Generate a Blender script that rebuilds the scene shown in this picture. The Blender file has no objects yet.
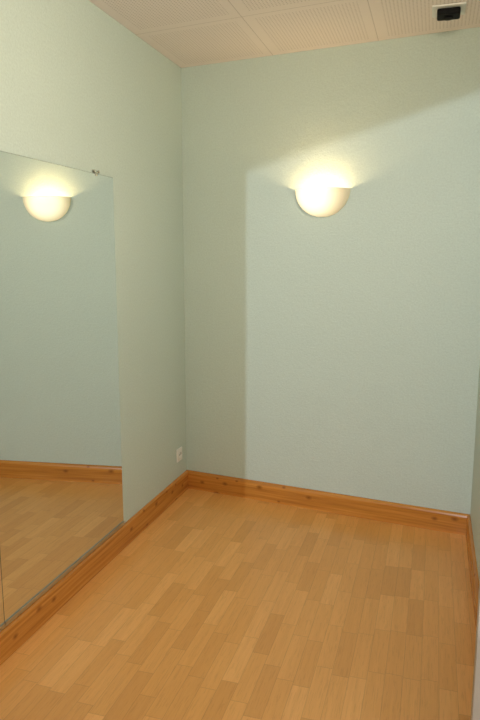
import bpy, bmesh, math
from mathutils import Vector, Matrix

S = bpy.context.scene
COL = S.collection
EX, EY = 0.1364, -0.9907           # side walls run this way, from the end wall towards the viewer
K = EX / -EY
ANG = math.atan2(EY, EX)
W, H = 1.75, 2.588
FL = Matrix.Rotation(ANG, 4, 'Z')                                    # left wall frame: x along wall, +y into room
FR = Matrix.Translation((W, 0, 0)) @ Matrix.Rotation(ANG, 4, 'Z')    # right wall frame: -y into room
FB = Matrix.Identity(4)                                              # end wall frame: -y into room

# ---------------------------------------------------------------- node helpers
class NT:
    def __init__(s, name):
        s.m = bpy.data.materials.new(name); s.m.use_nodes = True
        s.t = s.m.node_tree; s.b = s.t.nodes['Principled BSDF']; s.o = s.t.nodes['Material Output']
    def n(s, typ, **kw):
        nd = s.t.nodes.new(typ)
        for k, v in kw.items(): setattr(nd, k, v)
        return nd
    def l(s, a, b): s.t.links.new(a, b)
    def math(s, op, a, b=None, c=None):
        nd = s.n('ShaderNodeMath', operation=op)
        for i, v in enumerate((a, b, c)):
            if v is None: continue
            if isinstance(v, (int, float)): nd.inputs[i].default_value = v
            else: s.l(v, nd.inputs[i])
        return nd.outputs[0]
    def comb(s, x, y, z=0.0):
        nd = s.n('ShaderNodeCombineXYZ')
        for i, v in enumerate((x, y, z)):
            if isinstance(v, (int, float)): nd.inputs[i].default_value = v
            else: s.l(v, nd.inputs[i])
        return nd.outputs[0]
    def ramp(s, f, stops):
        nd = s.n('ShaderNodeValToRGB'); e = nd.color_ramp.elements
        while len(e) < len(stops): e.new(0.5)
        for el, (p, c) in zip(e, stops): el.position = p; el.color = (*c, 1)
        s.l(f, nd.inputs[0]); return nd.outputs[0]
    def mix(s, f, a, b, bt='MIX'):
        nd = s.n('ShaderNodeMix', data_type='RGBA', blend_type=bt)
        for i, v in ((0, f), (6, a), (7, b)):
            if isinstance(v, (int, float)): nd.inputs[i].default_value = v
            elif isinstance(v, tuple): nd.inputs[i].default_value = (*v, 1)
            else: s.l(v, nd.inputs[i])
        return nd.outputs[2]
    def noise(s, vec, scale, detail=3, rough=0.5):
        nd = s.n('ShaderNodeTexNoise'); nd.inputs['Scale'].default_value = scale
        nd.inputs['Detail'].default_value = detail; nd.inputs['Roughness'].default_value = rough
        s.l(vec, nd.inputs['Vector']); return nd.outputs[0]
    def bump(s, h, strength, dist):
        nd = s.n('ShaderNodeBump'); nd.inputs['Strength'].default_value = strength
        nd.inputs['Distance'].default_value = dist
        s.l(h, nd.inputs['Height']); s.l(nd.outputs[0], s.b.inputs['Normal'])
    def obj(s): return s.n('ShaderNodeTexCoord').outputs['Object']
    def sep(s, v):
        nd = s.n('ShaderNodeSeparateXYZ'); s.l(v, nd.inputs[0]); return nd.outputs

def plain(name, col, rough=0.5, metal=0.0, var=0.04, spec=0.5):
    t = NT(name); v = t.noise(t.obj(), 40)
    c = t.mix(v, tuple(x*(1-var) for x in col), tuple(min(1, x*(1+var)) for x in col))
    t.l(c, t.b.inputs['Base Color'])
    t.b.inputs['Roughness'].default_value = rough; t.b.inputs['Metallic'].default_value = metal
    t.b.inputs['Specular IOR Level'].default_value = spec
    return t.m

WALL_A = (0.575, 0.675, 0.620)
WALL_B = (0.625, 0.720, 0.665)
def wall_mat():
    t = NT('painted_wallpaper'); o = t.obj()
    big = t.noise(o, 1.6, 3)
    fine = t.noise(o, 110, 3, 0.6)
    blot = t.noise(o, 45, 3, 0.6)
    c = t.mix(big, WALL_A, WALL_B)
    f2 = t.ramp(fine, [(0.35, (0, 0, 0)), (0.65, (1, 1, 1))])
    c = t.mix(t.math('MULTIPLY', f2, 0.5), c, tuple(x*0.87 for x in WALL_A))
    t.l(c, t.b.inputs['Base Color'])
    t.b.inputs['Roughness'].default_value = 0.6
    t.b.inputs['Specular IOR Level'].default_value = 0.25
    hgt = t.math('ADD', fine, blot)
    t.bump(hgt, 0.55, 0.003)
    return t.m

def floor_mat():
    t = NT('laminate_strip_floor'); x, y, z = t.sep(t.obj())
    al = t.math('ADD', t.math('MULTIPLY', x, EX), t.math('MULTIPLY', y, EY))
    ac = t.math('ADD', t.math('MULTIPLY', x, -EY), t.math('MULTIPLY', y, EX))
    u = t.math('DIVIDE', t.math('ADD', ac, 5.0), 0.062)
    row = t.math('FLOOR', u); fu = t.math('FRACT', u)
    wn = t.n('ShaderNodeTexWhiteNoise', noise_dimensions='1D'); t.l(row, wn.inputs['W'])
    v = t.math('ADD', t.math('DIVIDE', t.math('ADD', al, 3.0), 0.28), t.math('MULTIPLY', wn.outputs[0], 7.3))
    idx = t.math('FLOOR', v); fv = t.math('FRACT', v)
    wn2 = t.n('ShaderNodeTexWhiteNoise', noise_dimensions='2D'); t.l(t.comb(row, idx), wn2.inputs['Vector'])
    tone = wn2.outputs[0]
    g = t.comb(t.math('MULTIPLY', al, 3.0), t.math('MULTIPLY', ac, 60.0), t.math('MULTIPLY', tone, 37.0))
    grain = t.noise(g, 1.0, 4, 0.6)
    g2 = t.comb(t.math('MULTIPLY', al, 14.0), t.math('MULTIPLY', ac, 260.0), t.math('MULTIPLY', tone, 91.0))
    fleck = t.noise(g2, 1.0, 2, 0.5)
    c = t.ramp(tone, [(0.0, (0.72, 0.350, 0.098)), (0.35, (0.79, 0.395, 0.115)), (0.7, (0.83, 0.425, 0.130)), (1.0, (0.89, 0.475, 0.160))])
    c = t.mix(t.math('MULTIPLY', t.math('SUBTRACT', grain, 0.35), 0.8), c, (0.58, 0.25, 0.055))
    c = t.mix(t.math('MULTIPLY', t.math('GREATER_THAN', fleck, 0.60), 0.2), c, (0.42, 0.18, 0.04))
    eu = t.math('LESS_THAN', t.math('MINIMUM', fu, t.math('SUBTRACT', 1.0, fu)), 0.018)
    ev = t.math('LESS_THAN', t.math('MINIMUM', fv, t.math('SUBTRACT', 1.0, fv)), 0.005)
    e = t.math('MAXIMUM', eu, ev)
    c = t.mix(t.math('MULTIPLY', e, 0.27), c, (0.25, 0.11, 0.03))
    t.l(c, t.b.inputs['Base Color'])
    t.b.inputs['Roughness'].default_value = 0.28
    t.b.inputs['Specular IOR Level'].default_value = 0.55
    t.bump(t.math('SUBTRACT', t.math('MULTIPLY', grain, 0.2), e), 0.15, 0.0005)
    return t.m

def pine_mat():
    t = NT('varnished_pine'); x, y, z = t.sep(t.obj())
    g = t.comb(t.math('MULTIPLY', x, 1.6), t.math('MULTIPLY', y, 30.0), t.math('MULTIPLY', z, 60.0))
    gr = t.noise(g, 1.0, 4, 0.6)
    c = t.ramp(gr, [(0.28, (0.37, 0.135, 0.022)), (0.5, (0.56, 0.225, 0.038)), (0.72, (0.69, 0.315, 0.065))])
    vo = t.n('ShaderNodeTexVoronoi', feature='F1', voronoi_dimensions='2D'); vo.inputs['Scale'].default_value = 1.0
    t.l(t.comb(t.math('MULTIPLY', x, 7.0), t.math('MULTIPLY', z, 11.0)), vo.inputs['Vector'])
    sc = t.n('ShaderNodeSeparateColor'); t.l(vo.outputs['Color'], sc.inputs[0])
    gate = t.math('GREATER_THAN', sc.outputs[0], 0.55)
    dist = t.math('DIVIDE', vo.outputs['Distance'], t.math('ADD', 0.5, t.math('MULTIPLY', sc.outputs[1], 0.6)))
    knot = t.ramp(dist, [(0.03, (1, 1, 1)), (0.17, (0, 0, 0))])
    c = t.mix(t.math('MULTIPLY', t.math('MULTIPLY', knot, gate), 0.7), c, (0.16, 0.045, 0.01))
    t.l(c, t.b.inputs['Base Color'])
    t.b.inputs['Roughness'].default_value = 0.25
    t.bump(gr, 0.12, 0.001)
    return t.m

def ceil_mat():
    t = NT('perforated_ceiling_tiles'); x, y, z = t.sep(t.obj())
    u = t.math('SUBTRACT', x, t.math('MULTIPLY', y, -K))      # skewed grid follows the side walls
    v = t.math('MULTIPLY', y, -1.0)
    TU, TV = 0.5833, 0.60
    fu = t.math('MULTIPLY', t.math('FRACT', t.math('DIVIDE', t.math('ADD', u, TU*10 ), TU)), TU)
    fv = t.math('MULTIPLY', t.math('FRACT', t.math('DIVIDE', t.math('ADD', v, TV*10), TV)), TV)
    du = t.math('MINIMUM', fu, t.math('SUBTRACT', TU, fu))
    dv = t.math('MINIMUM', fv, t.math('SUBTRACT', TV, fv))
    d = t.math('MINIMUM', du, dv)
    seam = t.math('LESS_THAN', d, 0.0018)
    inside = t.math('GREATER_THAN', d, 0.045)
    P = 0.0165
    hu = t.math('SUBTRACT', t.math('FRACT', t.math('DIVIDE', fu, P)), 0.5)
    hv = t.math('SUBTRACT', t.math('FRACT', t.math('DIVIDE', fv, P)), 0.5)
    r = t.math('SQRT', t.math('ADD', t.math('MULTIPLY', hu, hu), t.math('MULTIPLY', hv, hv)))
    hole = t.math('MULTIPLY', t.math('LESS_THAN', r, 0.22), inside)
    c = t.mix(t.math('MULTIPLY', hole, 0.5), (0.88, 0.785, 0.735), (0.36, 0.28, 0.24))
    c = t.mix(t.math('MULTIPLY', seam, 0.5), c, (0.35, 0.28, 0.24))
    t.l(c, t.b.inputs['Base Color'])
    t.b.inputs['Roughness'].default_value = 0.7
    t.bump(t.math('SUBTRACT', 1.0, t.math('MAXIMUM', hole, seam)), 0.15, 0.0015)
    return t.m

def mirror_mat():
    t = NT('silvered_glass'); v = t.noise(t.obj(), 3)
    c = t.mix(v, (0.79, 0.82, 0.79), (0.81, 0.84, 0.81))
    t.l(c, t.b.inputs['Base Color'])
    t.b.inputs['Metallic'].default_value = 1.0; t.b.inputs['Roughness'].default_value = 0.0
    return t.m

def shade_mat():
    t = NT('opal_glass')
    t.b.inputs['Base Color'].default_value = (0.72, 0.66, 0.52, 1)
    t.b.inputs['Roughness'].default_value = 0.3
    # glow painted into the glass, centred left so the right side looks shaded
    o = t.obj(); vd = t.n('ShaderNodeVectorMath', operation='DISTANCE'); t.l(o, vd.inputs[0])
    vd.inputs[1].default_value = (-0.03, -0.11, -0.04)
    f = t.n('ShaderNodeMapRange', interpolation_type='SMOOTHSTEP'); t.l(vd.outputs['Value'], f.inputs['Value'])
    f.inputs['From Min'].default_value = 0.05; f.inputs['From Max'].default_value = 0.20
    f.inputs['To Min'].default_value = 1.0; f.inputs['To Max'].default_value = 0.0
    col = t.mix(f.outputs[0], (1.0, 0.76, 0.36), (1.0, 0.92, 0.68))
    t.l(col, t.b.inputs['Emission Color'])
    t.l(t.math('ADD', t.math('MULTIPLY', f.outputs[0], 1.0), 0.14), t.b.inputs['Emission Strength'])
    tr = t.n('ShaderNodeBsdfTranslucent'); tr.inputs[0].default_value = (1.0, 0.88, 0.62, 1)
    mx = t.n('ShaderNodeMixShader'); mx.inputs[0].default_value = 0.05
    t.l(t.b.outputs[0], mx.inputs[1]); t.l(tr.outputs[0], mx.inputs[2]); t.l(mx.outputs[0], t.o.inputs[0])
    return t.m

M_WALL, M_FLOOR, M_PINE, M_CEIL, M_MIR, M_SHADE = wall_mat(), floor_mat(), pine_mat(), ceil_mat(), mirror_mat(), shade_mat()
M_WHITE = plain('white_plastic', (0.84, 0.84, 0.80), 0.35)
M_CREAM = plain('cream_gloss_paint', (0.42, 0.38, 0.31), 0.4)
M_BLACK = plain('black_plastic', (0.008, 0.008, 0.009), 0.7, spec=0.15)
M_METAL = plain('brushed_metal', (0.55, 0.54, 0.50), 0.35, 1.0)
M_DARK = plain('dark_edge', (0.03, 0.035, 0.03), 0.5)
def bulb_mat():
    t = NT('glowing_bulb'); t.b.inputs['Emission Color'].default_value = (1, .82, .50, 1)
    t.b.inputs['Emission Strength'].default_value = 8; return t.m
M_BULB = bulb_mat()

# ---------------------------------------------------------------- mesh helpers
def add(name, bm, mat, mw=Matrix.Identity(4), smooth=False, bevel=0.0, **props):
    me = bpy.data.meshes.new(name); bmesh.ops.recalc_face_normals(bm, faces=bm.faces)
    bm.to_mesh(me); bm.free(); me.materials.append(mat)
    o = bpy.data.objects.new(name, me); COL.objects.link(o); o.matrix_world = mw
    if smooth:
        for p in me.polygons: p.use_smooth = True
    if bevel:
        b = o.modifiers.new('bevel', 'BEVEL'); b.width = bevel; b.segments = 3; b.limit_method = 'ANGLE'
    for k, v in props.items(): o[k] = v
    return o
def boxbm(x0, x1, y0, y1, z0, z1, bm=None):
    bm = bm or bmesh.new()
    r = bmesh.ops.create_cube(bm, size=1)
    bmesh.ops.scale(bm, vec=(x1-x0, y1-y0, z1-z0), verts=r['verts'])
    bmesh.ops.translate(bm, vec=((x0+x1)/2, (y0+y1)/2, (z0+z1)/2), verts=r['verts'])
    return bm
def prism(pts, a, bm=None):
    bm = bm or bmesh.new()
    f = bm.faces.new([bm.verts.new(p) for p in pts])
    r = bmesh.ops.extrude_face_region(bm, geom=[f])
    bmesh.ops.translate(bm, vec=a, verts=[v for v in r['geom'] if isinstance(v, bmesh.types.BMVert)])
    return bm
def parent(c, p):
    c.parent = p; c.matrix_parent_inverse = p.matrix_world.inverted()
def cyl(bm, r, h, c, axis='Z', seg=24, r2=None):
    q = bmesh.ops.create_cone(bm, cap_ends=True, segments=seg, radius1=r, radius2=r if r2 is None else r2, depth=h)
    if axis == 'Y': bmesh.ops.rotate(bm, cent=(0,0,0), matrix=Matrix.Rotation(math.pi/2, 3, 'X'), verts=q['verts'])
    if axis == 'X': bmesh.ops.rotate(bm, cent=(0,0,0), matrix=Matrix.Rotation(math.pi/2, 3, 'Y'), verts=q['verts'])
    bmesh.ops.translate(bm, vec=c, verts=q['verts'])
    return bm

# ---------------------------------------------------------------- room shell
YR = -4.2
def px(y, x0): return x0 + K*(-y)
fl = [(-0.15, 0.12, 0), (W+0.15, 0.12, 0), (px(YR, W)+0.15, YR-0.1, 0), (px(YR, 0)-0.15, YR-0.1, 0)]
add('floor', prism([(x, y, -0.1) for x, y, z in fl], (0, 0, 0.1)), M_FLOOR, kind='structure', label='honey-coloured strip-pattern wood laminate floor', category='floor')
add('ceiling', prism([(x, y, H) for x, y, z in fl], (0, 0, 0.1)), M_CEIL, kind='structure', label='off-white perforated acoustic tile ceiling', category='ceiling')
add('wall_back', boxbm(0, W, 0, 0.12, 0, H), M_WALL, kind='structure', label='pale green painted textured end wall', category='wall')
LEN = 4.24
add('wall_left', boxbm(-0.02, LEN, -0.12, 0, 0, H), M_WALL, FL, kind='structure', label='pale green painted textured wall behind the mirror', category='wall')
JT = 1.75
add('wall_right', boxbm(-0.02, JT, 0, 0.12, 0, H), M_WALL, FR, kind='structure', label='pale green painted side wall', category='wall')
bm = boxbm(2.75, LEN, 0, 0.12, 0, H); boxbm(JT, 2.75, 0, 0.12, 2.1, H, bm)
add('wall_right_doorway', bm, M_WALL, FR, kind='structure', label='pale green painted side wall around the doorway', category='wall')
# unseen wall behind the viewer; its invented opening shapes the end wall's light patch
x0, x1 = px(YR, 0), px(YR, W)
xo, zo, sl, zs = 1.377, 1.926, 0.253, 1.21
bm = prism([(x, YR, z) for x, z in [(x0, 0), (xo, 0), (xo, zo), (x1, zo+sl*(x1-xo)), (x1, H), (x0, H)]], (0, -0.02, 0))
boxbm(xo, x1, YR-0.02, YR, 0, zs, bm)
add('wall_front_light_mask', bm, M_WALL, kind='structure', label='unseen painted wall with an added opening that shapes the light', category='wall')
# doorway lining
bm = boxbm(JT, JT+0.035, -0.088, 0.12, 0, 2.1)
boxbm(JT+0.035, JT+0.05, -0.02, 0.12, 0, 2.1, bm)
add('trim_1', bm, M_CREAM, FR, bevel=0.003, kind='structure', label='cream painted door jamb', category='door frame')

# baseboards (profiled, rounded top)
def base(name, mw, L, side, s0=0.0):
    BH, BT = 0.118, 0.018
    prof = [(0, 0), (BT, 0), (BT, BH-0.016), (BT-0.003, BH-0.007), (BT-0.008, BH-0.002), (BT-0.012, BH), (0, BH)]
    return add(name, prism([(s0, side*p, z) for p, z in prof], (L-s0, 0, 0)), M_PINE, mw, kind='structure',
               label='varnished orange pine baseboard with knots', category='baseboard')
base('baseboard_left', FL, LEN-0.1, 1, 0.0)
base('baseboard_right', FR, JT, -1, 0.0)
base('baseboard_back', FB, W, -1, 0.0)

# ---------------------------------------------------------------- mirrors
def mirror(t0, t1, clips):
    e = bpy.data.objects.new('wall_mirror', None); COL.objects.link(e)
    e.matrix_world = FL @ Matrix.Translation(((t0+t1)/2, 0.001, 0.142)); e.empty_display_size = 0.1
    e['label'] = 'large frameless wall mirror standing above the pine baseboard'; e['category'] = 'mirror'
    e['group'] = 'mirror panels along the wall'
    bpy.context.view_layer.update()
    def ch(o): parent(o, e); return o
    ch(add('glass', boxbm(t0, t1, 0.0045, 0.0062, 0.142, 1.861), M_MIR, FL, label='reflecting silvered glass'))
    ch(add('backing', boxbm(t0-0.0008, t1+0.0008, 0.0005, 0.0045, 0.1405, 1.8622), M_DARK, FL, label='dark backing edge'))
    ch(add('rail', boxbm(t0, t1, 0.0005, 0.011, 0.1225, 0.1405), M_METAL, FL, label='thin metal channel under the glass'))
    for tc in clips:
        bm = boxbm(tc-0.010, tc+0.010, 0.0005, 0.010, 1.8623, 1.869)
        boxbm(tc-0.010, tc+0.010, 0.0065, 0.010, 1.853, 1.8623, bm)
        cyl(bm, 0.006, 0.012, (tc-0.020, 0.007, 1.872), 'Y', 16)
        cyl(bm, 0.006, 0.012, (tc+0.020, 0.007, 1.872), 'Y', 16)
        ch(add('clip', bm, M_METAL, FL, label='small metal fixing clip'))
mirror(0.905, 1.871, [1.065])
mirror(1.874, 2.84, [])

# ---------------------------------------------------------------- power outlet
e = bpy.data.objects.new('power_outlet', None); COL.objects.link(e)
OT, OZ = 0.135, 0.263
e.matrix_world = FL @ Matrix.Translation((OT, 0.0, OZ)); e.empty_display_size = 0.05
e['label'] = 'white square wall socket above the baseboard near the corner'; e['category'] = 'power outlet'
bpy.context.view_layer.update()
o = add('cover_plate', boxbm(-0.04, 0.04, 0.0005, 0.010, -0.042, 0.042), M_WHITE, e.matrix_world.copy(), bevel=0.004); parent(o, e)
bm = bmesh.new(); seg = 32
prof = [(0.028, 0.010), (0.028, 0.014), (0.0245, 0.014), (0.022, 0.0105), (0.0001, 0.0105)]
rings = [[bm.verts.new((r*math.cos(2*math.pi*i/seg), y, r*math.sin(2*math.pi*i/seg))) for i in range(seg)] for r, y in prof]
for a, b in zip(rings, rings[1:]):
    for i in range(seg): bm.faces.new((a[i], a[(i+1) % seg], b[(i+1) % seg], b[i]))
o = add('socket', bm, M_WHITE, e.matrix_world.copy(), smooth=True, label='round recessed socket face'); parent(o, e)
for dx in (-0.0095, 0.0095):
    o = add('contact_hole', cyl(bmesh.new(), 0.0032, 0.0012, (dx, 0.0112, 0), 'Y', 16), M_BLACK, e.matrix_world.copy(), label='dark pin hole'); parent(o, e)
o = add('earth_pin', cyl(bmesh.new(), 0.0025, 0.012, (0, 0.0165, 0.011), 'Y', 16), M_METAL, e.matrix_world.copy(), label='metal earth pin'); parent(o, e)

# ---------------------------------------------------------------- wall sconce (half bowl uplighter)
SX, SZ = 0.886, 1.856
e = bpy.data.objects.new('wall_sconce', None); COL.objects.link(e)
e.matrix_world = Matrix.Translation((SX, 0, SZ)); e.empty_display_size = 0.1
e['label'] = 'lit half-bowl opal glass uplighter sconce on the wall'; e['category'] = 'wall lamp'
bpy.context.view_layer.update()
RX, RY, RZ, TH = 0.155, 0.125, 0.148, 0.005
def bowl(rx, ry, rz, na=40, nb=20):
    g = []
    for j in range(nb+1):
        b = (math.pi/2)*j/nb          # 0 rim -> pi/2 bottom
        cr = math.cos(b)**0.95; z = -rz*math.sin(b)
        g.append([(-rx*cr*math.cos(math.pi*i/na), -0.0015-ry*cr*math.sin(math.pi*i/na), z) for i in range(na+1)])
    return g
bm = bmesh.new()
outer = [[bm.verts.new(p) for p in r] for r in bowl(RX, RY, RZ)]
inner = [[bm.verts.new(p) for p in r] for r in bowl(RX-TH, RY-TH, RZ-TH)]
for g in (outer, inner):
    for a, b in zip(g, g[1:]):
        for i in range(len(a)-1): bm.faces.new((a[i], a[i+1], b[i+1], b[i]))
for i in range(len(outer[0])-1): bm.faces.new((outer[0][i], outer[0][i+1], inner[0][i+1], inner[0][i]))
for s in (0, -1):
    for j in range(len(outer)-1): bm.faces.new((outer[j][s], outer[j+1][s], inner[j+1][s], inner[j][s]))
bmesh.ops.remove_doubles(bm, verts=bm.verts, dist=1e-5)
o = add('lamp_shade', bm, M_SHADE, e.matrix_world.copy(), smooth=True, label='glowing cream opal glass half bowl'); parent(o, e)
bm = boxbm(-0.04, 0.04, -0.012, -0.0005, -0.115, -0.06)
boxbm(-0.012, 0.012, -0.060, -0.012, -0.11, -0.095, bm)
cyl(bm, 0.014, 0.025, (0, -0.065, -0.10), 'Z')
o = add('bracket', bm, M_WHITE, e.matrix_world.copy(), bevel=0.001, label='white mounting bracket with lamp holder'); parent(o, e)
bm = bmesh.new(); bmesh.ops.create_uvsphere(bm, u_segments=20, v_segments=12, radius=0.016)
bmesh.ops.translate(bm, vec=(0, -0.065, -0.078), verts=bm.verts)
o = add('bulb', bm, M_BULB, e.matrix_world.copy(), smooth=True, label='glowing warm bulb'); parent(o, e)

# ---------------------------------------------------------------- ceiling detector
DX, DY = 1.55, -0.30
e = bpy.data.objects.new('ceiling_sensor', None); COL.objects.link(e)
e.matrix_world = Matrix.Translation((DX, DY, H)) @ Matrix.Rotation(ANG+math.pi/2, 4, 'Z'); e.empty_display_size = 0.05
e['label'] = 'black box-shaped sensor on a white square ceiling plate'; e['category'] = 'ceiling sensor'
bpy.context.view_layer.update()
mw = e.matrix_world.copy()
o = add('mounting_plate', boxbm(-0.072, 0.072, -0.070, 0.070, -0.008, -0.0005), M_WHITE, mw, bevel=0.003); parent(o, e)
o = add('housing', boxbm(-0.050, 0.050, -0.046, 0.046, -0.034, -0.008), M_BLACK, mw, bevel=0.008); parent(o, e)
o = add('lens', cyl(bmesh.new(), 0.020, 0.010, (0, 0, -0.038), 'Z', 32, 0.017), M_BLACK, mw, bevel=0.002, label='dark round lens'); parent(o, e)

# ---------------------------------------------------------------- lights
def light(name, typ, loc, energy, col, tgt=None, **kw):
    d = bpy.data.lights.new(name, typ); d.energy = energy; d.color = col
    for k, v in kw.items(): setattr(d, k, v)
    o = bpy.data.objects.new(name, d); COL.objects.link(o); o.location = loc
    if tgt: o.rotation_euler = (Vector(tgt)-Vector(loc)).to_track_quat('-Z', 'Y').to_euler()
    return o
lp = light('sconce_light', 'POINT', (SX, -0.080, SZ-0.058), 3.3, (1.0, 0.70, 0.38), shadow_soft_size=0.025)
light('corridor_daylight', 'AREA', (1.9, -6.5, 1.9), 88.0, (0.78, 0.89, 1.0), (1.2, 0, 1.2), shape='RECTANGLE', size=0.015, size_y=0.03)
light('left_wall_fill', 'AREA', (1.85, -2.2, 2.35), 15.0, (1.0, 0.85, 0.62), (0.15, -0.7, 1.6), shape='SQUARE', size=0.3, spread=math.radians(140))  # added warm fill without a fixture, aimed at the left wall

w = bpy.data.worlds.new('world'); S.world = w; w.use_nodes = True
w.node_tree.nodes['Background'].inputs[0].default_value = (0.99, 0.975, 0.97, 1)
w.node_tree.nodes['Background'].inputs[1].default_value = 1.6

# ---------------------------------------------------------------- camera
cd = bpy.data.cameras.new('camera'); cam = bpy.data.objects.new('camera', cd); COL.objects.link(cam)
cd.sensor_fit = 'VERTICAL'; cd.sensor_height = 36; cd.lens = 640/720*36; cd.clip_start = 0.02
pitch = math.atan(105/640)
cam.location = (1.986, -3.494, 1.5)
cam.rotation_euler = (math.pi/2-pitch, 0, math.atan2(0.4172, 0.9089))
S.camera = cam
S.view_settings.view_transform = 'Standard'
